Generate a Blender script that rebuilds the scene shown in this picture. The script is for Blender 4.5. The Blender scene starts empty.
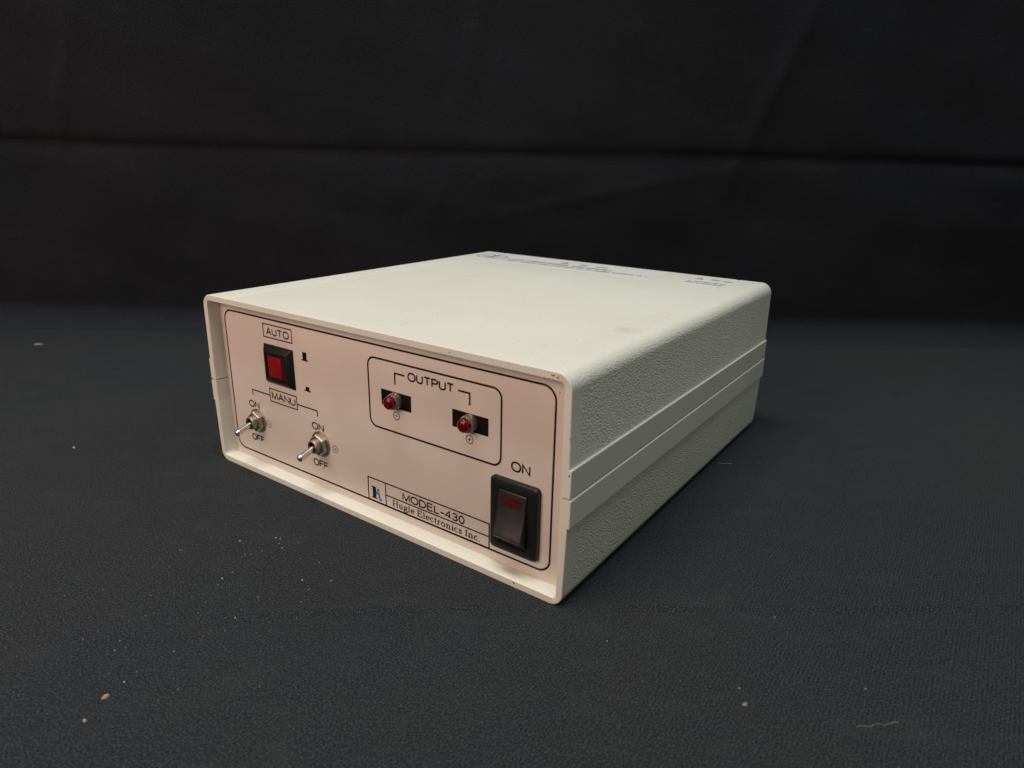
import bpy, bmesh, math, random
from mathutils import Vector, Matrix
random.seed(7)
MM = 0.001
C = bpy.context.scene
COL = C.collection

# ------------------------------------------------------------------ camera
cam_d = bpy.data.cameras.new('camera'); cam = bpy.data.objects.new('camera', cam_d); COL.objects.link(cam)
FW = Vector((-0.54811254, 0.77473565, -0.31520997)); RT = Vector((0.81259621, 0.58252551, 0.01874657))
FW.normalize(); RT = (RT - FW*RT.dot(FW)).normalized(); UP = RT.cross(FW)
CAM = Vector((295.142, -167.710, 143.532))
M = Matrix.Identity(4)
for i in range(3):
    M[i][0] = RT[i]; M[i][1] = UP[i]; M[i][2] = -FW[i]; M[i][3] = CAM[i]*MM
cam.matrix_world = M
cam_d.sensor_width = 36; cam_d.lens = 675.935*36/1024; cam_d.clip_start = 0.005; cam_d.clip_end = 50
cam_d.dof.use_dof = True; cam_d.dof.focus_distance = 0.29; cam_d.dof.aperture_fstop = 17
C.camera = cam

# ------------------------------------------------------------------ world, lamps, exposure
w = bpy.data.worlds.new('World'); C.world = w; w.use_nodes = True
bg = w.node_tree.nodes['Background']; bg.inputs[0].default_value = (0.93, 1.0, 0.97, 1); bg.inputs[1].default_value = 0.06
C.view_settings.view_transform = 'Standard'; C.view_settings.look = 'None'
C.view_settings.exposure = 0; C.view_settings.gamma = 1
def area(name, loc, target, sx, sy, power, color):
    d = bpy.data.lights.new(name, 'AREA'); d.shape = 'RECTANGLE'; d.size = sx; d.size_y = sy; d.energy = power; d.color = color
    o = bpy.data.objects.new(name, d); COL.objects.link(o); o.location = loc
    o.rotation_euler = (Vector(target)-Vector(loc)).to_track_quat('-Z', 'Y').to_euler()
area('ceiling_lamp', (0.12, -0.21, 1.7), (0.1, 0.1, 0), 1.1, 0.35, 22.5, (0.97, 1.0, 0.96))
area('side_fill', (1.05, 0.62, 1.15), (0.2, 0.1, 0), 0.8, 0.4, 3.1, (0.97, 1.0, 0.92))  # unseen fill added to brighten the right side of the case
area('room_lamp', (-0.03, -0.56, 0.36), (0.09, 0.0, 0.03), 0.5, 0.34, 2.95, (1.0, 0.69, 0.55))

# ------------------------------------------------------------------ helpers
def tag(o, label=None, cat=None, group=None, kind=None):
    if label: o['label'] = label
    if cat: o['category'] = cat
    if group: o['group'] = group
    if kind: o['kind'] = kind
    return o
class MB:
    """collects shapes in millimetres"""
    def __init__(s): s.v = []; s.f = []
    def add(s, vs, fs):
        n = len(s.v); s.v += [tuple(p) for p in vs]; s.f += [tuple(i+n for i in f) for f in fs]
    def box(s, x0, x1, y0, y1, z0, z1):
        s.add([(x, y, z) for x in (x0, x1) for y in (y0, y1) for z in (z0, z1)],
              [(0,1,3,2),(4,6,7,5),(0,4,5,1),(2,3,7,6),(0,2,6,4),(1,5,7,3)])
    def loft(s, loops, cap0=True, cap1=True):
        n = len(loops[0]); vs = [p for l in loops for p in l]; fs = []
        for k in range(len(loops)-1):
            for i in range(n):
                j = (i+1) % n
                fs.append((k*n+i, k*n+j, (k+1)*n+j, (k+1)*n+i))
        if cap0: fs.append(tuple(reversed(range(n))))
        if cap1: fs.append(tuple((len(loops)-1)*n+i for i in range(n)))
        s.add(vs, fs)
    def lathe(s, prof, origin, axis, n=32, cap0=True, cap1=True, phase=0):
        a = Vector(axis).normalized(); t = Vector((1,0,0)) if abs(a.x) < .9 else Vector((0,1,0))
        u = a.cross(t).normalized(); v = a.cross(u); o = Vector(origin)
        s.loft([[o + a*h + (u*math.cos(2*math.pi*i/n+phase)+v*math.sin(2*math.pi*i/n+phase))*max(r, 1e-4) for i in range(n)] for r, h in prof], cap0, cap1)
    def build(s, name, mat, parent=None, loc=(0,0,0), smooth=35, bevel=0, seg=2):
        me = bpy.data.meshes.new(name)
        bm = bmesh.new(); bv = [bm.verts.new(p) for p in s.v]
        for f in s.f:
            try: bm.faces.new([bv[i] for i in f])
            except ValueError: pass
        bmesh.ops.recalc_face_normals(bm, faces=bm.faces)
        if bevel:
            es = [e for e in bm.edges if len(e.link_faces) == 2 and e.calc_face_angle(0) > math.radians(30)]
            bmesh.ops.bevel(bm, geom=es, offset=bevel, segments=seg, affect='EDGES', profile=.5)
        for v in bm.verts: v.co *= MM
        bm.to_mesh(me); bm.free()
        me.materials.append(mat)
        if smooth:
            me.shade_smooth(); me.set_sharp_from_angle(angle=math.radians(smooth))
        o = bpy.data.objects.new(name, me); COL.objects.link(o)
        if parent is not None: o.parent = parent
        o.location = Vector(loc)*MM
        return o

# ------------------------------------------------------------------ materials
def newmat(name):
    m = bpy.data.materials.new(name); m.use_nodes = True
    nt = m.node_tree; return m, nt, nt.nodes['Principled BSDF']
def nd(nt, t, **k):
    n = nt.nodes.new(t)
    for a, b in k.items(): setattr(n, a, b)
    return n
def math_n(nt, op, a, b=None):
    n = nd(nt, 'ShaderNodeMath', operation=op)
    for i, x in enumerate((a, b)):
        if x is None: continue
        if isinstance(x, (int, float)): n.inputs[i].default_value = x
        else: nt.links.new(x, n.inputs[i])
    return n.outputs[0]
def noise(nt, co, scale, detail=2, rough=.5):
    n = nd(nt, 'ShaderNodeTexNoise'); n.inputs['Scale'].default_value = scale
    n.inputs['Detail'].default_value = detail; n.inputs['Roughness'].default_value = rough
    nt.links.new(co, n.inputs['Vector']); return n.outputs['Fac']
def ramp(nt, fac, a, b):
    n = nd(nt, 'ShaderNodeMapRange'); nt.links.new(fac, n.inputs[0])
    n.inputs[1].default_value = a; n.inputs[2].default_value = b; return n.outputs[0]
def mixc(nt, fac, a, b):
    n = nd(nt, 'ShaderNodeMix', data_type='RGBA')
    if isinstance(fac, (int, float)): n.inputs[0].default_value = fac
    else: nt.links.new(fac, n.inputs[0])
    for i, c in ((6, a), (7, b)):
        if isinstance(c, tuple): n.inputs[i].default_value = (*c, 1)
        else: nt.links.new(c, n.inputs[i])
    return n.outputs[2]
def simple(name, col, rough=.5, metal=0, coat=0, spec=.5, var=0.0, vscale=300, bump=0, bscale=800):
    m, nt, b = newmat(name)
    b.inputs['Roughness'].default_value = rough; b.inputs['Metallic'].default_value = metal
    b.inputs['Coat Weight'].default_value = coat; b.inputs['Specular IOR Level'].default_value = spec
    co = nd(nt, 'ShaderNodeTexCoord').outputs['Object']
    f = noise(nt, co, vscale, 4)
    nt.links.new(mixc(nt, ramp(nt, f, .3, .7), tuple(c*(1-var) for c in col), tuple(min(1, c*(1+var)) for c in col)), b.inputs['Base Color'])
    if bump:
        bn = nd(nt, 'ShaderNodeBump'); bn.inputs['Distance'].default_value = bump; bn.inputs['Strength'].default_value = 1
        nt.links.new(noise(nt, co, bscale, 3), bn.inputs['Height']); nt.links.new(bn.outputs[0], b.inputs['Normal'])
    return m

W, D, ZS, H = 200.0, 210.6, 41.0, 82.6
BAND = 10.3
OX, OY = 100.0, 105.0          # base of the box: objects' own origin

def case_material():
    m, nt, b = newmat('cream_grained_plastic')
    co = nd(nt, 'ShaderNodeTexCoord').outputs['Object']
    sep = nd(nt, 'ShaderNodeSeparateXYZ'); nt.links.new(co, sep.inputs[0])
    # grained everywhere except the smooth front margin, the belt round the seam and the inside
    y = sep.outputs[1]; z = sep.outputs[2]
    front = ramp(nt, y, (5.6-OY)*MM, (6.4-OY)*MM)
    zz = math_n(nt, 'ABSOLUTE', math_n(nt, 'SUBTRACT', z, ZS*MM))
    belt = ramp(nt, zz, (BAND-.1)*MM, (BAND+.6)*MM)
    lid = ramp(nt, z, (H-.2)*MM, (H-5)*MM)
    mask = math_n(nt, 'MULTIPLY', math_n(nt, 'MULTIPLY', front, belt), math_n(nt, 'ADD', math_n(nt, 'MULTIPLY', lid, .65), .35))
    n1 = noise(nt, co, 1350, 2.5, .55)
    vo = nd(nt, 'ShaderNodeTexVoronoi', feature='SMOOTH_F1'); vo.inputs['Scale'].default_value = 1500
    vo.inputs['Smoothness'].default_value = .6
    nt.links.new(co, vo.inputs['Vector'])
    h = math_n(nt, 'ADD', math_n(nt, 'MULTIPLY', n1, .9), math_n(nt, 'MULTIPLY', vo.outputs['Distance'], .7))
    bn = nd(nt, 'ShaderNodeBump'); bn.inputs['Distance'].default_value = .00072
    nt.links.new(math_n(nt, 'MULTIPLY', mask, .62), bn.inputs['Strength']); nt.links.new(h, bn.inputs['Height'])
    b2 = nd(nt, 'ShaderNodeBump'); b2.inputs['Distance'].default_value = .0002; b2.inputs['Strength'].default_value = .35
    nt.links.new(noise(nt, co, 90, 4), b2.inputs['Height']); nt.links.new(bn.outputs[0], b2.inputs['Normal'])
    nt.links.new(b2.outputs[0], b.inputs['Normal'])
    base = mixc(nt, ramp(nt, noise(nt, co, 22, 5, .6), .35, .72), (.725, .725, .648), (.695, .690, .602))
    # scuffs: sparse stretched marks
    mp = nd(nt, 'ShaderNodeMapping'); mp.inputs['Scale'].default_value = (1, .35, 1); mp.inputs['Rotation'].default_value = (0, 0, .7)
    nt.links.new(co, mp.inputs[0])
    sc = ramp(nt, noise(nt, mp.outputs[0], 95, 6, .62), .64, .80)
    base = mixc(nt, math_n(nt, 'MULTIPLY', sc, .6), base, (.46, .41, .29))
    fine = ramp(nt, noise(nt, co, 420, 3, .6), .66, .76)
    base = mixc(nt, math_n(nt, 'MULTIPLY', fine, .48), base, (.40, .35, .24))
    # yellow-brown stain on the lid
    for (sx, sy, sr, amt) in ((185.7, 62, 7, .55), (181, 66, 4, .35), (62, 120, 5, .30), (52, 128, 4, .25)):
        vm = nd(nt, 'ShaderNodeVectorMath', operation='DISTANCE'); nt.links.new(co, vm.inputs[0])
        vm.inputs[1].default_value = ((sx-OX)*MM, (sy-OY)*MM, H*MM)
        dd = math_n(nt, 'ADD', vm.outputs['Value'], math_n(nt, 'MULTIPLY', noise(nt, co, 300, 3), .006))
        f = ramp(nt, dd, (sr+2.5)*MM, 2.2*MM)
        base = mixc(nt, math_n(nt, 'MULTIPLY', f, amt), base, (.56, .47, .28))
    nt.links.new(base, b.inputs['Base Color'])
    b.inputs['Roughness'].default_value = .5; b.inputs['Specular IOR Level'].default_value = .4
    return m
def cloth_material(name, scale=1.0, tint=(1, 1, 1)):
    m, nt, b = newmat(name)
    co = nd(nt, 'ShaderNodeTexCoord').outputs['UV']
    big = noise(nt, co, 5, 6, .62); mid = noise(nt, co, 60, 4, .6); fine = noise(nt, co, 1500, 2, .65); grit = noise(nt, co, 2600, 1, .5)
    hs = []
    for rot in (.62, -.95):
        mp = nd(nt, 'ShaderNodeMapping'); mp.inputs['Rotation'].default_value = (0, 0, rot); nt.links.new(co, mp.inputs[0])
        wv = nd(nt, 'ShaderNodeTexWave'); wv.inputs['Scale'].default_value = 285; wv.inputs['Distortion'].default_value = .5
        wv.inputs['Detail'].default_value = 1; wv.inputs['Detail Scale'].default_value = 2
        nt.links.new(mp.outputs[0], wv.inputs['Vector']); hs.append(wv.outputs['Fac'])
    sc3 = lambda r, g, bb: (r*scale*tint[0], g*scale*tint[1], bb*scale*tint[2])
    base = mixc(nt, ramp(nt, big, .36, .64), sc3(.0115, .0165, .0212), sc3(.0260, .0248, .0232))
    base = mixc(nt, math_n(nt, 'MULTIPLY', hs[0], .75), base, sc3(.032, .039, .047))
    base = mixc(nt, math_n(nt, 'MULTIPLY', ramp(nt, fine, .48, .60), .85), base, sc3(.062, .068, .077))
    base = mixc(nt, math_n(nt, 'MULTIPLY', ramp(nt, grit, .56, .40), .85), base, sc3(.005, .006, .007))
    base = mixc(nt, math_n(nt, 'MULTIPLY', ramp(nt, mid, .55, .8), .22), base, sc3(.048, .052, .055))
    mp = nd(nt, 'ShaderNodeMapping'); mp.inputs['Scale'].default_value = (1, 3.2, 1); mp.inputs['Rotation'].default_value = (0, 0, .25); nt.links.new(co, mp.inputs[0])
    base = mixc(nt, math_n(nt, 'MULTIPLY', ramp(nt, noise(nt, mp.outputs[0], 26, 6, .65), .54, .80), .28), base, sc3(.048, .054, .058))
    nt.links.new(base, b.inputs['Base Color'])
    b.inputs['Roughness'].default_value = .95; b.inputs['Specular IOR Level'].default_value = .12
    b.inputs['Sheen Weight'].default_value = .02; b.inputs['Sheen Roughness'].default_value = .5
    h = math_n(nt, 'ADD', math_n(nt, 'ADD', hs[0], math_n(nt, 'MULTIPLY', hs[1], .5)), math_n(nt, 'MULTIPLY', fine, 1.2))
    bn = nd(nt, 'ShaderNodeBump'); bn.inputs['Distance'].default_value = .0002; bn.inputs['Strength'].default_value = .6
    nt.links.new(h, bn.inputs['Height'])
    b2 = nd(nt, 'ShaderNodeBump'); b2.inputs['Distance'].default_value = .003; b2.inputs['Strength'].default_value = .35
    nt.links.new(noise(nt, co, 30, 4, .5), b2.inputs['Height']); nt.links.new(bn.outputs[0], b2.inputs['Normal'])
    nt.links.new(b2.outputs[0], b.inputs['Normal'])
    return m

M_case = case_material()
M_panel = simple('matt_panel_lacquer', (.715, .66, .60), .42, spec=.45, var=.035, vscale=45, bump=.00004, bscale=1500)
M_ink = simple('black_ink', (.006, .0055, .0055), .6, spec=.15, var=.2)
M_blue = simple('blue_ink', (.03, .16, .52), .55, var=.1)
M_black = simple('black_plastic', (.0075, .0085, .0105), .40, var=.2, bump=.00002, bscale=4000)
M_blackm = simple('satin_black_plastic', (.021, .021, .023), .40, var=.2, bump=.00003, bscale=3500)
M_nickel = simple('dull_nickel', (.50, .455, .38), .42, metal=1, var=.15, vscale=500)
M_lever = simple('bright_nickel', (.70, .70, .68), .24, metal=1, var=.08, vscale=500)
M_dark = simple('painted_hollow_shade', (.02, .018, .016), .7, var=.2)
M_redframe = simple('dark_red_acrylic', (.06, .003, .005), .25, coat=.4, var=.1)
M_red = simple('red_acrylic', (.27, .002, .007), .30, coat=.3, var=.12, vscale=200)
M_redwin = simple('deep_red_window', (.06, .002, .004), .35, coat=.3, var=.15, vscale=600)
M_paper = simple('white_label_film', (.70, .715, .69), .4, var=.03)
M_print = simple('blue_grey_print', (.27, .31, .40), .5, var=.2)
M_warn = simple('orange_red_print', (.46, .24, .19), .5, var=.1)
M_chip = simple('brown_chip', (.16, .085, .03), .8, var=.4, vscale=900)
M_cloth = cloth_material('black_cloth', .98, (.99, 1, 1))
M_drape = cloth_material('black_drape', .84, (.92, .97, 1.08))
def glass_red(name, col, rough):
    m, nt, b = newmat(name)
    b.inputs['Base Color'].default_value = (*col, 1); b.inputs['Roughness'].default_value = rough
    b.inputs['Transmission Weight'].default_value = .85; b.inputs['IOR'].default_value = 1.49
    return m
M_lens = glass_red('red_led_epoxy', (.60, .008, .014), .06)
M_clear = glass_red('clear_led_holder', (.88, .80, .78), .08)

# ------------------------------------------------------------------ the setting: black cloth on the table, black cloth hung behind
NX = Vector((FW.x, FW.y, 0)).normalized(); SX = Vector((NX.y, -NX.x, 0))
P0 = Vector((-26.6, 285.7, 0))          # where the table meets the backdrop, on the camera's axis
RAD = 18.0
def hsh(x): return math.sin(x)
def wob(a, b):
    return (math.sin(a*.021+1.3*math.sin(b*.013+.4))*math.sin(b*.017+.8*math.sin(a*.011+2)) +
            .5*math.sin(a*.047+b*.031+1.1)*math.sin(b*.053-a*.023))
def table_pt(s, t):                 # t = mm toward the backdrop, 0 at the bend
    p = P0 + SX*s + NX*t
    inside = (-14 < p.x < 214 and -14 < p.y < 224)
    dx = max(0-p.x, p.x-200, 0); dy = max(0-p.y, p.y-D, 0); dist = math.hypot(dx, dy)
    k = min(1, dist/60)
    z = -0.75*k + .55*k*wob(s*1.2, t*1.2)
    # pressed-in fold that crosses in front of the box
    a = Vector((115, -65, 0)); bvec = Vector((211, 165, 0)).normalized(); nn = Vector((-bvec.y, bvec.x, 0))
    q = p-a; u = q.dot(bvec); v = q.dot(nn) - 1.2*math.sin(u*.02)
    amp = min(1, max(0, (u+30)/60))
    z += amp*(1.3*math.exp(-(v/1.5)**2) - .4*math.exp(-((v+4.0)/1.8)**2))
    z = min(z, -.02) if inside else z
    e = min(1, max(0, (-t)/40)); z = z*e + (-.75)*(1-e)
    return Vector((p.x, p.y, z))
def wall_off(s, h):
    # long crease of the folded cloth, soft hanging waves, a slanted wrinkle
    hc = 150.2 - .006*s + 1.5*math.sin(s*.008)
    v = h-hc
    g = -(3.4*math.exp(-abs(v)/2.8) if v > 0 else 5.0*math.exp(-abs(v)/8.0))
    g *= .8+.2*math.sin(s*.013+1)
    k = min(1, max(0, (h-40)/60))
    g2 = k*(2.6*math.sin(s*.019+.5*math.sin(h*.013)) + 1.8*math.sin(s*.043+h*.006+1.7) + 1.2*wob(s*1.4, h*1.4+50))
    for (s0, h0, sl, ln, a) in ((60, 118, .22, 80, .7), (-30, 225, 3.5, 70, 2.2), (190, 200, 3.0, 80, 2.6), (-330, 195, 2.2, 60, 2.2), (330, 210, -4, 70, 2.4), (-60, 115, 5, 26, 1.6), (-170, 110, -6, 24, 1.0)):
        L = math.hypot(1, sl); du = ((s-s0)+(h-h0)*sl)/L; dv = (-(s-s0)*sl+(h-h0))/L
        g2 += k*a*math.exp(-(du/ln)**2)*math.exp(-(dv/5)**2)
    return g*k + g2
def grid(name, ss, ts, fn, mat, uvf):
    me = bpy.data.meshes.new(name); ns = len(ss)
    vs = [fn(s, t)*MM for t in ts for s in ss]
    fs = [(j*ns+i, j*ns+i+1, (j+1)*ns+i+1, (j+1)*ns+i) for j in range(len(ts)-1) for i in range(ns-1)]
    me.from_pydata(vs, [], fs)
    uv = me.uv_layers.new(name='UVMap')
    st = [(s, t) for t in ts for s in ss]
    for l in me.loops:
        s, t = st[l.vertex_index]; uv.data[l.index].uv = (s*MM, uvf(t)*MM)
    me.materials.append(mat); me.shade_smooth(); me.update()
    o = bpy.data.objects.new(name, me); COL.objects.link(o); return o
def frange(a, b, d):
    n = max(1, round((b-a)/d)); return [a+(b-a)*i/n for i in range(n+1)]
ss = frange(-1000, -520, 20)[:-1]+frange(-520, 560, 5)[:-1]+frange(560, 1000, 20)
T0 = -RAD*.0
ts = frange(-1100, -560, 15)[:-1]+frange(-560, -330, 1.2)[:-1]+frange(-330, 0, 4)
# dense rows must bracket the fold that crosses in front of the box
tc = grid('table_cloth', ss, ts, table_pt, M_cloth, lambda t: t)
tag(tc, 'flat black cloth covering the table under the cream box', kind='structure')
LEAN = .21                          # forward lean added so the overhead light falls weaker on the backdrop
def back_pt(s, q):                  # q = arc length up from the bend
    arc = RAD*math.pi/2
    if q < arc:
        a = q/RAD; base = P0 + SX*s + NX*(RAD*math.sin(a)); return Vector((base.x, base.y, RAD*(1-math.cos(a))-.75))
    return None
arc = RAD*math.pi/2
qs = frange(0, arc, 3)[:-1]+frange(arc, arc+80, 4)[:-1]+frange(arc+80, arc+160, 1.2)[:-1]+frange(arc+160, arc+420, 6)[:-1]+frange(arc+420, arc+700, 20)
def wall_pt(s, q):
    if q < arc: return back_pt(s, q)
    h = q-arc+RAD
    p = P0 + SX*s + NX*(RAD - LEAN*(h-RAD) - wall_off(s, h))
    return Vector((p.x, p.y, h-.75))
bc = grid('backdrop_cloth', ss, qs, wall_pt, M_drape, lambda q: q)
tag(bc, 'black cloth backdrop hanging behind the box with one level crease', kind='structure')

# ------------------------------------------------------------------ the electronics box
box = bpy.data.objects.new('electronics_box', None); COL.objects.link(box); box.location = (OX*MM, OY*MM, 0)
box.empty_display_size = .02
tag(box, 'cream plastic control box with toggle switches and red indicators, standing on black cloth', 'control box')
def L(v): return (v[0]-OX, v[1]-OY, v[2])
def arcp(cx, cz, r, a0, a1, n): return [(cx+r*math.cos(a0+(a1-a0)*i/n), cz+r*math.sin(a0+(a1-a0)*i/n)) for i in range(n+1)]
def mirror(pts): return [(W-x, z) for x, z in reversed(pts)]
GR = [(181.8, 0), (181.0, -.08), (180.2, -.24), (179.4, -.08), (178.6, 0)]
def upper_outer(e):
    R = 5.6; x1 = W-1.2-e
    p = [(W-.1-e, ZS+.55), (W-e, ZS+BAND-.25), (W-.15-e, ZS+BAND), (W-.75-e, ZS+BAND+.05), (W-.85-e, ZS+BAND+.6)]
    p += arcp(x1-R+e, H-R, R-e, 0, math.pi/2, 12)
    p += [(x, H-e+d) for x, d in GR]
    return p + mirror(p)
def upper_inner(e):
    R = 2.2; x0 = W-3.7+e; x1 = W-4.0+e; zt = H-2.8+e
    p = [(x0, ZS+.35), (x0-.05, ZS+BAND-.25), (x0-.06, ZS+BAND), (x0-.07, ZS+BAND+.05), (x0-.08, ZS+BAND+.6)]
    p += arcp(x1-R, zt-R, R, 0, math.pi/2, 12)
    p += [(x, zt) for x, d in GR]
    return p + mirror(p)
def lower_outer(e):
    R = 5.0; x1 = W-1.35-e; g = .22
    p = [(W+g-e-.3, ZS-.15), (W+g-e, ZS-.45), (W+g-e, ZS-BAND+.2), (W+g-.15-e, ZS-BAND), (W-.65-e, ZS-BAND-.1)]
    p += arcp(x1-R+e, R, R-e, 0, -math.pi/2, 12)
    p += [(170, e), (140, e)]
    return p + mirror(p)
def lower_inner(e):
    R = 1.6; x0 = W-3.75+e; x1 = W-3.9+e; zb = 2.8-e
    p = [(x0, ZS-.15), (x0, ZS-.4), (x0, ZS-BAND+.2), (x0, ZS-BAND), (x0-.02, ZS-BAND-.1)]
    p += arcp(x1-R, zb+R, R, 0, -math.pi/2, 12)
    p += [(170, zb), (140, zb)]
    return p + mirror(p)
def shell(name, fo, fi, label):
    mb = MB(); loops = []
    for y, e in ((0, .24), (.07, .10), (.24, 0), (6, 0), (60, 0), (140, 0), (D-.8, 0), (D-.25, .22), (D, .8)):
        e2 = min(e, .5)
        loops.append([L((x, y, z)) for x, z in fo(e)] + [L((x, y, z)) for x, z in reversed(fi(e2))])
    n = len(loops[0]); mb.loft(loops, False, False)
    h = n//2
    for k in (0, len(loops)-1):
        for i in range(h-1):
            a = k*n
            mb.f.append((a+i, a+i+1, a+n-2-i, a+n-1-i))
    o = mb.build(name, M_case, box, smooth=22); o['label'] = label; return o
shell('upper_shell', upper_outer, upper_inner, 'upper half of the case with grained lid and smooth belt')
shell('lower_shell', lower_outer, lower_inner, 'lower half of the case with grained tapering sides')
mb = MB(); mb.box(-96.9, 96.9, D-5-OY, D-3-OY, 1.5, 81.0); mb.build('rear_panel', M_case, box, bevel=.2)
YP = 6.3
mb = MB(); mb.box(3.0-OX, 197.0-OX, YP-OY, YP+2-OY, 2.2, 80.6)
panel = mb.build('front_panel', M_panel, box, bevel=.15)
panel['label'] = 'recessed flat pinkish cream front panel with black printing'

# ---- printing on the panel (sub-parts of the panel)
INK = YP-.05
class Ink(MB):
    """flat marks on the panel plane; every stroke a hair further out so no two faces coincide"""
    def __init__(s, y=INK): super().__init__(); s.y = y
    def poly(s, pts):
        s.y -= .0015; s.add([L((x, s.y, z)) for x, z in pts], [tuple(range(len(pts)))])
    def stroke(s, pts, wd, closed=False, thin=None):
        s.y -= .0015; n = len(pts); vs = []; fs = []
        for i, (x, z) in enumerate(pts):
            a = pts[(i-1) % n] if (closed or i > 0) else pts[i]; b = pts[(i+1) % n] if (closed or i < n-1) else pts[i]
            d0 = Vector((x-a[0], z-a[1])); d1 = Vector((b[0]-x, b[1]-z))
            if d0.length < 1e-9: d0 = d1
            if d1.length < 1e-9: d1 = d0
            d0.normalize(); d1.normalize(); t = d0+d1
            if t.length < 1e-6: t = d1
            t.normalize(); nrm = Vector((-t.y, t.x)); m = 1/max(.5, nrm.dot(Vector((-d1.y, d1.x))))
            ww = wd if thin is None else thin+(wd-thin)*abs(t.y)**1.3
            vs += [L((x+nrm.x*ww/2*m, s.y, z+nrm.y*ww/2*m)), L((x-nrm.x*ww/2*m, s.y, z-nrm.y*ww/2*m))]
        for i in range(n if closed else n-1):
            j = (i+1) % n; fs.append((2*i, 2*j, 2*j+1, 2*i+1))
        s.add(vs, fs)
    def rect(s, x0, x1, z0, z1): s.poly([(x0, z0), (x1, z0), (x1, z1), (x0, z1)])
    def rrect(s, x0, x1, z0, z1, r, wd):
        p = (arcp(x1-r, z1-r, r, 0, math.pi/2, 8)+arcp(x0+r, z1-r, r, math.pi/2, math.pi, 8) +
             arcp(x0+r, z0+r, r, math.pi, 1.5*math.pi, 8)+arcp(x1-r, z0+r, r, 1.5*math.pi, 2*math.pi, 8)) if r else [(x1, z1), (x0, z1), (x0, z0), (x1, z0)]
        s.stroke(p, wd, True)
    def circle(s, cx, cz, r, wd, n=24): s.stroke(arcp(cx, cz, r, 0, 2*math.pi*(1-1/n), n-1), wd, True)
    def done(s, name, mat=None, label=None, parent=None):
        o = s.build(name, mat or M_ink, parent or panel, smooth=0)
        if label: o['label'] = label
        return o
def el(cx, cz, rx, rz, a0, a1, n=18): return [(cx+rx*math.cos(math.radians(a0+(a1-a0)*i/n)), cz+rz*math.sin(math.radians(a0+(a1-a0)*i/n))) for i in range(n+1)]
def ov(cx, cz, rx, rz, p=2.25, n=32):
    out = []
    for i in range(n):
        a = 2*math.pi*i/n; c, q = math.cos(a), math.sin(a)
        out.append((cx+rx*math.copysign(abs(c)**(2/p), c), cz+rz*math.copysign(abs(q)**(2/p), q)))
    return out
# plain grotesque capitals as centre lines, cap height 1
GR_CAP = {
 'A': ([[(0,0),(.35,1),(.70,0)], [(.12,.33),(.58,.33)]], .70), 'U': ([[(0,1),(0,.32)]+el(.31,.31,.31,.31,180,360,14)+[(.62,.32),(.62,1)]], .62),
 'T': ([[(0,1),(.66,1)], [(.33,1),(.33,0)]], .66), 'M': ([[(0,0),(0,1),(.37,0),(.74,1),(.74,0)]], .74), 'N': ([[(0,0),(0,1),(.62,0),(.62,1)]], .62),
 'O': ([], .78), '0': ([], .50), 'F': ([[(0,0),(0,1),(.54,1)], [(0,.52),(.47,.52)]], .54), 'L': ([[(0,1),(0,0),(.50,0)]], .50),
 'P': ([[(0,0),(0,1),(.32,1)]+el(.32,.73,.27,.27,90,-90,12)+[(0,.46)]], .59), 'D': ([[(.28,0),(0,0),(0,1),(.28,1)]+el(.28,.5,.40,.5,90,-90,16)], .68),
 'E': ([[(.56,1),(0,1),(0,0),(.58,0)], [(0,.53),(.52,.53)]], .58), '-': ([[(-.06,.37),(.36,.37)]], .30), '4': ([[(.40,0),(.40,1),(0,.27),(.54,.27)]], .54),
 '3': ([el(.24,.755,.215,.245,155,-80,12)+[(.18,.51)]+el(.24,.265,.26,.265,75,-160,14)], .50)}
def word(txt, x0, x1, z0, z1, label, weight=.62, gap=.20):
    k = Ink(); adv = sum(GR_CAP[c][1] for c in txt)+gap*(len(txt)-1)
    h = weight/2; sx = (x1-x0-weight)/adv; sz = z1-z0-weight; x = x0+h
    for c in txt:
        for st in GR_CAP[c][0]: k.stroke([(x+a*sx, z0+h+b*sz) for a, b in st], weight)
        if c in 'O0':
            wd = GR_CAP[c][1]; k.stroke([(x+a*sx, z0+h+b*sz) for a, b in ov(wd/2, .5, wd/2, .515)], weight, True)
        x += (GR_CAP[c][1]+gap)*sx
    return k.done('lettering', None, label)
LW = .62
k = Ink(); k.rrect(7.1, 189.5, 6.6, 75.2, 5.0, .78); k.done('printed_border', label='thin black border line round the whole panel')
k = Ink(); k.rrect(36.2, 56.0, 66.85, 72.75, 0, .54); k.done('printed_frame', label='printed frame round the word AUTO')
word('AUTO', 38.2, 54.2, 67.95, 71.45, 'printed word AUTO')
k = Ink(); k.poly([(61.7, 60.4), (65.9, 60.4), (65.9, 61.0), (65.1, 61.0), (65.1, 64.3), (62.5, 64.3), (62.5, 61.0), (61.7, 61.0)])
k.done('printed_symbol', label='printed mark of a button standing out')
k = Ink(); k.poly([(62.0, 46.7), (66.2, 46.7), (66.2, 47.3), (65.4, 47.3), (65.4, 48.8), (62.9, 48.8), (62.9, 47.3), (62.0, 47.3)])
k.done('printed_symbol', label='printed mark of a button pressed in')
k = Ink(); k.rrect(36.6, 55.9, 36.4, 42.5, 0, .54); k.done('printed_frame', label='printed frame round the word MANU')
word('MANU', 37.9, 54.8, 37.7, 41.3, 'printed word MANU')
k = Ink(); k.stroke([(23.2, 36.4), (23.2, 39.05), (36.4, 39.05)], LW); k.done('printed_bracket', label='left arm of the printed bracket over the toggle switches')
k = Ink(); k.stroke([(56.1, 39.05), (69.4, 39.05), (69.4, 36.4)], LW); k.done('printed_bracket', label='right arm of the printed bracket over the toggle switches')
word('ON', 19.3, 27.3, 29.95, 33.4, 'printed word ON over the left toggle')
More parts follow.
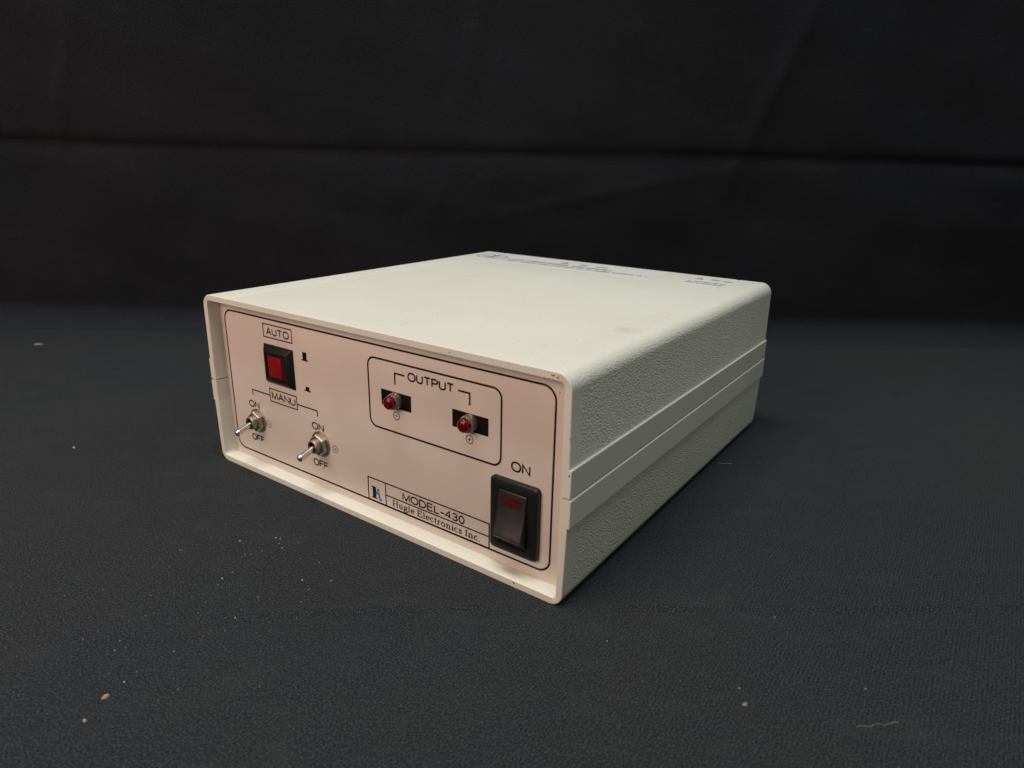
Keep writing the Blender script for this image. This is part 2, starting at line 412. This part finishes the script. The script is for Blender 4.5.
word('OFF', 19.0, 28.4, 12.9, 16.2, 'printed word OFF under the left toggle')
word('ON', 65.1, 73.1, 29.95, 33.3, 'printed word ON over the right toggle')
word('OFF', 64.3, 74.3, 12.4, 15.8, 'printed word OFF under the right toggle')
def pm(cx, cz, r, plus, lab, wd=.32):
    k = Ink(); k.circle(cx, cz, r, wd); k.stroke([(cx-r*.5, cz), (cx+r*.5, cz)], wd)
    if plus: k.stroke([(cx, cz-r*.5), (cx, cz+r*.5)], wd)
    k.done('printed_symbol', label=lab)
pm(33.5, 24.1, 1.6, False, 'printed circled minus beside the left toggle', .25)
pm(79.7, 23.9, 1.6, True, 'printed circled plus beside the right toggle', .25)
pm(117.5, 48.3, 1.6, False, 'printed circled minus under the left indicator')
pm(153.9, 48.0, 1.6, True, 'printed circled plus under the right indicator')
k = Ink(); k.rrect(102.7, 167.9, 41.2, 69.9, 3.6, .78); k.done('printed_frame', label='rounded printed frame round the output indicators')
word('OUTPUT', 124.0, 146.9, 63.9, 67.5, 'printed word OUTPUT', weight=.70)
k = Ink(); k.stroke([(117.3, 61.0), (117.3, 65.6), (122.5, 65.6)], .72); k.done('printed_bracket', label='left arm of the printed bracket over the output indicators')
k = Ink(); k.stroke([(148.7, 65.5), (154.0, 65.5), (154.0, 61.0)], .72); k.done('printed_bracket', label='right arm of the printed bracket over the output indicators')
k = Ink(); k.rect(109.6, 125.5, 51.4, 58.0); k.done('printed_block', label='black printed block behind the left indicator')
k = Ink(); k.rect(145.9, 162.4, 51.2, 58.0); k.done('printed_block', label='black printed block behind the right indicator')
word('ON', 172.3, 180.5, 41.2, 45.1, 'printed word ON over the power switch', weight=.70)
k = Ink(); k.rrect(99.4, 163.1, 6.75, 17.0, 0, .58); k.stroke([(109.6, 6.9), (109.6, 16.9)], .56); k.stroke([(109.6, 11.6), (163.0, 11.6)], .56)
k.done('printed_frame', label='printed name plate frame in three fields')
word('MODEL-430', 119.1, 151.5, 12.35, 15.85, 'printed words MODEL-430', weight=.64)
# serif line, drawn stroke by stroke
def el(cx, cz, rx, rz, a0, a1, n=18): return [(cx+rx*math.cos(math.radians(a0+(a1-a0)*i/n)), cz+rz*math.sin(math.radians(a0+(a1-a0)*i/n))) for i in range(n+1)]
def ser(x, z, w=.40): return [(x-w/2, z), (x+w/2, z)]
G = {
 'H': ([[(.25,0),(.25,1.42)], [(1.0,0),(1.0,1.42)], [(.25,.74),(1.0,.74)], ser(.25,.04), ser(.25,1.40), ser(1.0,.04), ser(1.0,1.40)], 1.28),
 'u': ([[(.22,.98),(.22,.34)]+el(.46,.30,.24,.27,180,340,10), [(.70,.98),(.70,0)], ser(.14,.95,.28), ser(.62,.95,.28), [(.70,.04),(.90,.04)]], .98),
 'g': ([el(.42,.66,.25,.31,0,360,20), [(.25,.42),(.20,.28),(.32,.18),(.62,.14),(.74,-.02)]+el(.42,-.18,.33,.22,20,-200,14)+[(.30,.16)], [(.60,.86),(.80,.96)]], .88),
 'l': ([[(.22,0),(.22,1.45)], ser(.22,.04,.42), [(.06,1.40),(.22,1.45)]], .46),
 'e': ([[(.17,.54),(.70,.54)]+el(.43,.50,.30,.46,5,315,20)], .82),
 'E': ([[(.25,0),(.25,1.42)], [(.06,.04),(1.0,.04),(1.04,.36)], [(.06,1.38),(.98,1.38),(1.0,1.08)], [(.25,.74),(.72,.74)], [(.72,.58),(.72,.90)]], 1.16),
 'c': ([el(.42,.50,.31,.46,50,318,18), [(.60,.80),(.64,.74)]], .76),
 't': ([[(.26,1.28),(.26,.22)]+el(.40,.20,.14,.16,180,320,8), [(.06,.94),(.50,.94)]], .56),
 'r': ([[(.22,0),(.22,.97)], ser(.22,.04,.42), [(.06,.93),(.22,.97)], el(.48,.62,.26,.32,170,55,8), [(.60,.88),(.66,.80)]], .70),
 'o': ([el(.44,.50,.32,.46,0,360,24)], .90),
 'n': ([[(.22,0),(.22,.97)], ser(.22,.04,.42), [(.06,.93),(.22,.97)], el(.46,.62,.25,.32,175,0,10)+[(.71,.0)], ser(.71,.04,.42)], .98),
 'i': ([[(.22,0),(.22,.97)], ser(.22,.04,.42), [(.06,.93),(.22,.97)], [(.22,1.24),(.22,1.42)]], .46),
 's': ([el(.36,.73,.20,.22,30,230,10)+[(.38,.48)]+el(.34,.26,.22,.23,50,-150,10), [(.54,.84),(.54,.70)], [(.13,.30),(.13,.14)]], .68),
 'I': ([[(.27,0),(.27,1.42)], ser(.27,.04,.44), ser(.27,1.38,.44)], .56),
 '.': ([[(.18,0),(.18,.18)]], .40), ' ': ([], .40)}
txt = 'Hugle Electronics Inc.'; adv = sum(G[c][1] for c in txt)+.06*len(txt)
k = Ink(); sx = (159.4-113.4)/adv; sz = 1.86; x = 113.3
for c in txt:
    for st in G[c][0]: k.stroke([(x+a*sx, 7.95+b*sz) for a, b in st], .52, thin=.30)
    x += (G[c][1]+.06)*sx
k.done('lettering', label="maker's name in small serif letters")
# emblem
k = Ink(); k.poly([(101.9, 8.2), (103.9, 8.2), (103.9, 13.4), (101.2, 13.4), (101.2, 12.9), (101.9, 12.6)]); k.poly([(101.2, 8.0), (104.5, 8.0), (104.5, 8.5), (101.2, 8.5)])
em = k.done('emblem', label='small black upright stroke of the emblem')
k = Ink(INK-.01); k.stroke([(103.9, 10.2), (104.3, 10.75), (104.9, 11.0), (105.5, 10.75), (105.7, 10.1), (105.7, 9.0), (106.0, 8.35), (106.6, 8.2), (107.1, 8.5)], 1.0)
k.poly(arcp(105.1, 12.3, .72, 0, 2*math.pi*.95, 19)); k.done('emblem', M_blue, 'blue curl and dot of the emblem')

# ---- red push button
def frustum(mb, x0, x1, z0, z1, ins, y0, y1):
    mb.loft([[L(p) for p in ((x0, y0, z0), (x1, y0, z0), (x1, y0, z1), (x0, y0, z1))],
             [L(p) for p in ((x0+ins, y1, z0+ins), (x1-ins, y1, z0+ins), (x1-ins, y1, z1-ins), (x0+ins, y1, z1-ins))]])
mb = MB()
def ring(x0, x1, z0, z1, y): return [L(p) for p in ((x0, y, z0), (x1, y, z0), (x1, y, z1), (x0, y, z1))]
mb.loft([ring(36.2, 56.1, 45.6, 63.8, YP), ring(36.2, 56.1, 45.6, 63.8, YP-.5), ring(38.5, 53.6, 47.6, 61.2, YP-2.6),
         ring(39.4, 52.6, 48.5, 60.3, YP-2.6), ring(39.4, 52.6, 48.5, 60.3, YP-1.2)], True, True)
pb = mb.build('push_button', M_black, box, bevel=.12); pb['label'] = 'square black push button bezel with a red window'
mb = MB(); frustum(mb, 39.6, 52.4, 48.7, 60.1, .3, YP-1.0, YP-2.35); mb.build('button_cap', M_redframe, pb, bevel=.15)
mb = MB(); mb.box(41.2-OX, 50.2-OX, YP-2.55-OY, YP-2.0-OY, 49.9, 59.2); mb.build('button_lens', M_red, pb, bevel=.12)

# ---- toggle switches
def toggle(cx, cz, lab):
    root = None
    mb = MB(); o = Vector(L((cx, YP, cz)))
    A = (0, -1, 0)
    mb.lathe([(5.9, 0), (5.9, .45), (5.6, .6), (3.4, .6)], o, A, 40, False, True)
    root = mb.build('toggle_switch', M_nickel, box, smooth=35); root['label'] = lab
    mb = MB(); mb.lathe([(4.55, .55), (5.05, .8), (5.05, 2.3), (4.5, 2.65), (3.3, 2.65)], o, A, 6, True, True, math.radians(8)); mb.build('hex_nut', M_nickel, root, smooth=0, bevel=.12)
    mb = MB(); prof = []
    for i in range(5):
        h = 2.5+i*.46; prof += [(3.1, h), (3.1, h+.2), (2.9, h+.28), (2.9, h+.4)]
    prof += [(3.05, 4.9), (2.8, 5.1), (2.25, 5.1), (2.15, 4.2)]
    mb.lathe(prof, o, A, 32, True, False); mb.build('threaded_bushing', M_nickel, root, smooth=50)
    mb = MB(); mb.lathe([(2.2, 4.25), (.01, 4.25)], o, A, 24, True, True); mb.build('bushing_shade_disc', M_dark, root)  # dark disc closing the bore, its colour stands in for the shade inside
    tip = Vector((0, -12.1, -3.1)); st = Vector((0, -3.9, -.35)); d = (tip-st); ln = d.length
    mb = MB(); mb.lathe([(1.15, 0), (1.25, ln*.2), (1.42, ln*.55), (1.6, ln-1.6), (1.66, ln-.7), (1.5, ln-.2), (1.05, ln+.25), (.45, ln+.45), (.01, ln+.5)], o+st, d, 24); mb.build('lever', M_lever, root, smooth=50)
toggle(25.6, 24.0, 'left toggle switch, nickel lever tilted down to OFF')
toggle(70.6, 24.0, 'right toggle switch, nickel lever tilted down to OFF')

# ---- output indicators
def led(cx, cz, lab):
    o = Vector(L((cx, YP-.08, cz))); A = (0, -1, 0)
    mb = MB(); mb.lathe([(3.4, 0), (3.4, .5), (3.3, .9), (3.15, 2.5), (2.95, 2.8), (2.72, 2.8), (2.72, .3)], o, A, 36, True, True)
    r = mb.build('indicator_lamp', M_clear, box, smooth=40); r['label'] = lab
    mb = MB(); mb.lathe([(2.6, .1), (2.6, 3.6), (2.5, 4.2), (2.2, 4.7), (1.6, 5.05), (.8, 5.2), (.01, 5.25)], o, A, 32); mb.build('lens', M_lens, r, smooth=60)
    mb = MB(); mb.lathe([(1.6, .2), (1.5, 2.6), (.9, 3.1), (.01, 3.1)], o, A, 20); mb.build('diode_core', M_redwin, r, smooth=60)
led(117.5, 54.6, 'left small red indicator lamp in a clear holder')
led(154.2, 54.5, 'right small red indicator lamp in a clear holder')

# ---- power rocker switch
X0, X1, Z0, Z1 = 164.6, 185.2, 9.6, 38.0
def rr(x0, x1, z0, z1, r, y, n=5):
    p = (arcp(x1-r, z1-r, r, 0, math.pi/2, n)+arcp(x0+r, z1-r, r, math.pi/2, math.pi, n)+arcp(x0+r, z0+r, r, math.pi, 1.5*math.pi, n)+arcp(x1-r, z0+r, r, 1.5*math.pi, 2*math.pi, n))
    return [L((x, y, z)) for x, z in p]
mb = MB(); RX0, RX1, RZ0, RZ1 = 168.6, 180.9, 12.6, 34.4
mb.loft([rr(X0, X1, Z0, Z1, 1.6, YP), rr(X0, X1, Z0, Z1, 1.6, YP-1.3), rr(X0+.3, X1-.3, Z0+.3, Z1-.3, 1.4, YP-1.8), rr(X0+.9, X1-.9, Z0+.9, Z1-.9, 1.0, YP-2.0),
         rr(RX0, RX1, RZ0, RZ1, .3, YP-2.0), rr(RX0, RX1, RZ0, RZ1, .3, YP-.6)])
ps = mb.build('power_switch', M_black, box, smooth=40); ps['label'] = 'black rocker power switch with a small red window'
# rocker: profile in (out, z), swept across x
prof = [(.3, 34.1), (2.2, 34.0)]
for i in range(13):
    t = i/12; z = 33.8+(18.0-33.8)*t
    prof.append((2.35+.9*t+2.75*t**2.2, z))
prof += [(5.85, 17.5), (5.4, 17.0), (3.2, 15.0), (.3, 13.0)]
mb = MB(); mb.loft([[L((x, YP-p, z)) for p, z in prof] for x in (RX0+.35, RX1-.35)])
mb.build('rocker', M_blackm, ps, smooth=30, bevel=.14)
mb = MB(); mb.loft([[L((x, YP-p, z)) for p, z in ((1.8, 32.3), (2.55, 32.3), (2.70, 30.5), (2.98, 28.6), (1.8, 28.6))] for x in (170.4, 178.6)])
mb.build('rocker_window', M_redwin, ps, smooth=30)

# ---- labels stuck on the lid
def top_flat(name, polys, mat, parent, z, label=None):
    mb = MB()
    for i, p in enumerate(polys):
        mb.add([L((x, y, z+.0015*i)) for x, y in p], [tuple(range(len(p)))])
    o = mb.build(name, mat, parent, smooth=0)
    if label: o['label'] = label
    return o
def slab(name, x0, x1, y0, y1, label):
    mb = MB(); mb.loft([[L((x, y, z)) for x, y in ((x0, y0), (x1, y0), (x1, y1), (x0, y1))] for z in (H-.02, H+.10)])
    o = mb.build(name, M_paper, box, smooth=0); o['label'] = label; return o
def rows(x0, x1, ys, hgt, seed):
    r = random.Random(seed); out = []
    for y in ys:
        x = x0
        while x < x1:
            wv = r.uniform(.9, 2.3); g = r.uniform(.4, .8) if r.random() < .82 else r.uniform(1.4, 2.6)
            hh = hgt*r.uniform(.7, 1.0)
            sk = .25*hh
            out.append([(x, y), (min(x+wv, x1), y), (min(x+wv, x1)+sk, y+hh), (x+sk, y+hh)]); x += wv+g
    return out
def tri(cx, cy, s): return [(cx-s, cy-s*.8), (cx+s, cy-s*.8), (cx, cy+s*.9)]
def flat_ring(cx, cy, rx, ry, wd, n=28):
    out = []
    for i in range(n):
        a, b = 2*math.pi*i/n, 2*math.pi*(i+1)/n
        out.append([(cx+rx*math.cos(a), cy+ry*math.sin(a)), (cx+rx*math.cos(b), cy+ry*math.sin(b)), (cx+(rx-wd)*math.cos(b), cy+(ry-wd)*math.sin(b)), (cx+(rx-wd)*math.cos(a), cy+(ry-wd)*math.sin(a))])
    return out
s1 = slab('paper_label', 9.5, 141.5, 177, 206.5, 'long white printed label along the rear edge of the lid')
top_flat('printed_text', rows(37, 112, (181.5, 187.5), 3.6, 1)+rows(112, 137, (182.5,), 2.2, 2), M_print, s1, H+.13, 'illegible lines of blue grey print')
top_flat('printed_emblem', flat_ring(18.5, 191, 5.6, 7.5, 1.3)+flat_ring(29.5, 191, 4.6, 7.5, 1.3)+[[(23.6, 183), (25.4, 183), (25.4, 199), (23.6, 199)]]+rows(15.5, 21.5, (190,), 2.0, 9), M_print, s1, H+.13, 'round grey emblem printed on the label')
top_flat('printed_warning', [tri(76, 197.5, 3.6)], M_warn, s1, H+.13, 'orange red warning triangle')
top_flat('printed_text', [[(87, 195), (92, 195), (92, 199), (87, 199)], [(98, 195.5), (106, 195.5), (106, 198), (98, 198)]], M_print, s1, H+.13, 'two small printed marks')
s2 = slab('paper_label', 157.5, 182.5, 179, 205, 'small white printed label at the rear corner of the lid')
top_flat('printed_text', rows(159.5, 180, (182.2, 187.0), 3.2, 5)+[[(169, 196.5), (173.5, 196.5), (173.5, 200.5), (169, 200.5)], [(176, 196), (181, 196), (181, 199), (176, 199)]], M_print, s2, H+.13, 'illegible lines of blue grey print')
top_flat('printed_warning', [tri(162.6, 198.5, 3.2)], M_warn, s2, H+.13, 'orange red warning triangle')

# ---- chipped and worn spots on the rim
def blob(cx, cz, rx, rz, seed, n=11):
    r = random.Random(seed); return [(cx+rx*r.uniform(.55, 1.1)*math.cos(2*math.pi*i/n), cz+rz*r.uniform(.55, 1.1)*math.sin(2*math.pi*i/n)) for i in range(n)]
for i, (cx, cz, rx, rz) in enumerate(((191.8, 81.3, .9, .3), (193.6, 80.9, .5, .35), (190.6, 79.95, .45, .35), (188.7, 79.75, .6, .22), (192.0, 79.9, .3, .25), (194.5, 76.2, .25, .3), (178.9, 1.9, .5, .45), (150.3, 81.0, .3, .35), (199.0, 62.0, .3, .5), (199.2, 49.6, .3, .6))):
    k = Ink(-.03); k.poly(blob(cx, cz, rx, rz, i)); k.done('chipped_spot', M_chip, 'small brown chip on the front rim', box)

# ---- pale scuffs on the smooth belt of the lower half
M_scuff = simple('pale_scuff', (.80, .79, .74), .6, var=.05)
r = random.Random(21)
for i, (y, z, ln, an, wd) in enumerate(((16.5, 37.6, 3.2, 1.1, .32), (17.4, 36.2, 2.6, 1.5, .22), (15.2, 35.0, 4.0, .9, .16), (19.0, 38.4, 1.6, 2.1, .3), (27, 36.5, 2.4, 1.2, .14), (46, 37.4, 3.0, .3, .16), (71, 35.6, 2.2, .8, .14))):
    mb = MB(); xx = W+.235+.001*i; dy, dz = math.cos(an)*ln/2, math.sin(an)*ln/2; ny, nz = -math.sin(an)*wd/2, math.cos(an)*wd/2
    mb.add([L((xx, y-dy, z-dz)), L((xx, y+ny, z+nz)), L((xx, y+dy, z+dz)), L((xx, y-ny*.7, z-nz*.7))], [(0, 1, 2, 3)])
    mb.build('scuff_mark', M_scuff, box, smooth=0)['label'] = 'pale scuff scratched into the smooth belt'

# ------------------------------------------------------------------ dirt on the cloth
def ground_z(x, y):
    q = Vector((x, y, 0))-P0; return table_pt(q.dot(SX), q.dot(NX)).z
def flake_mesh(name, loc, size, asp, rot, mat, seed, thick=.45):
    r = random.Random(seed); n = 9; lo = []; hi = []
    for i in range(n):
        a = 2*math.pi*i/n; k = r.uniform(.6, 1.15)
        x = size*k*math.cos(a); y = size*asp*k*math.sin(a); x, y = x*math.cos(rot)-y*math.sin(rot), x*math.sin(rot)+y*math.cos(rot)
        lo.append((x, y, -.03)); hi.append((x*.7, y*.7, size*thick*r.uniform(.7, 1.2)))
    mb = MB(); mb.loft([lo, hi]); return mb.build(name, mat, None, (loc[0], loc[1], ground_z(*loc)+.02), smooth=60)
M_crumb = simple('yellow_crumb', (.34, .26, .13), .8, var=.3, vscale=900)
M_grain = simple('grey_brown_grain', (.20, .17, .14), .8, var=.3, vscale=900)
M_fluff = simple('pale_fluff', (.17, .17, .145), .95, var=.3, vscale=700)
M_lint = simple('pale_lint', (.26, .26, .23), .9, var=.4, vscale=60)
tag(flake_mesh('crumb', (117.4, -109.1), 1.25, .55, 1.2, M_crumb, 3), 'largest yellow crumb on the cloth at lower left', 'crumb')
tag(flake_mesh('crumb', (121.5, -116.5), .75, .8, .4, M_crumb, 4), 'smaller yellow crumb on the cloth just in front of the largest crumb', 'crumb')
tag(flake_mesh('crumb', (262, -3.7), .85, .75, .8, M_grain, 5), 'grey brown grain on the cloth at lower right, in front of the case corner', 'crumb')
tag(flake_mesh('fluff', (-303.8, 34.3), 4.6, .55, .5, M_fluff, 6, .12), 'flat pale fluff on the cloth at the far left edge', 'fluff')
def thread(name, pts, rad, label):
    mb = MB(); P = [Vector((x, y, ground_z(x, y)+rad*1.2+h)) for x, y, h in pts]; n = 6; loops = []
    for i, p in enumerate(P):
        t = (P[min(i+1, len(P)-1)]-P[max(i-1, 0)]).normalized(); a = t.cross(Vector((0, 0, 1))).normalized(); b = t.cross(a)
        loops.append([p+(a*math.cos(2*math.pi*j/n)+b*math.sin(2*math.pi*j/n))*rad for j in range(n)])
    mb.loft(loops); o = mb.build(name, M_lint, None, smooth=60); return tag(o, label, 'thread')
thread('thread', [(289.0+i*.75, 5.9+i*.72+.45*math.sin(i*1.3)+.25*math.sin(i*2.9), .05) for i in range(13)], .055, 'fine pale thread lying on the cloth at lower right')
thread('thread', [(200.6+i*.6, 146.6+i*.42+.5*math.sin(i*1.1), .1) for i in range(11)], .16, "short pale thread on the cloth beside the case's right side")
# uncountable specks of lint
mb = MB(); r = random.Random(11)
spots = [(75.4, -39.6, .55), (84.6, -29.8, .45), (86.5, -29.3, .5), (92.6, -32.8, .4), (89, -31.5, .3), (92.2, -57.9, .5), (91.7, -53.6, .4), (115.7, -41.5, .45), (124.4, -35.7, .4), (258.7, 1.4, .4),
         (288.5, 22.7, .3), (218.5, -4.6, .35), (257.9, 40.6, .35), (-69.5, -38.5, 1.1), (115.2, -67.8, .35), (111.4, -56.5, .35), (115.9, -103.5, .45)]
for _ in range(190):
    u = r.random()
    if u < .5: x, y, s_ = r.gauss(100, 22), r.gauss(-75, 24), r.uniform(.10, .26)
    elif u < .62: x, y, s_ = r.gauss(85, 9), r.gauss(-35, 9), r.uniform(.10, .26)
    else: x, y, s_ = r.uniform(-150, 340), r.uniform(-140, 300), r.uniform(.08, .2)
    if -2 < x < 203 and -1.5 < y < 212: continue
    spots.append((x, y, s_))
for x, y, s_ in spots:
    z = ground_z(x, y); n = 6; a0 = r.uniform(0, 6.3); asp = r.uniform(.4, 1)
    lo = [(x+s_*math.cos(a0+6.283*i/n), y+s_*asp*math.sin(a0+6.283*i/n), z-.02) for i in range(n)]
    hi = [(x+.6*s_*math.cos(a0+6.283*i/n), y+.6*s_*asp*math.sin(a0+6.283*i/n), z+s_*.5) for i in range(n)]
    mb.loft([lo, hi])
o = mb.build('lint', M_lint, None, smooth=0)
tag(o, 'scattered pale specks of lint and dust on the black table cloth', 'lint', kind='stuff')
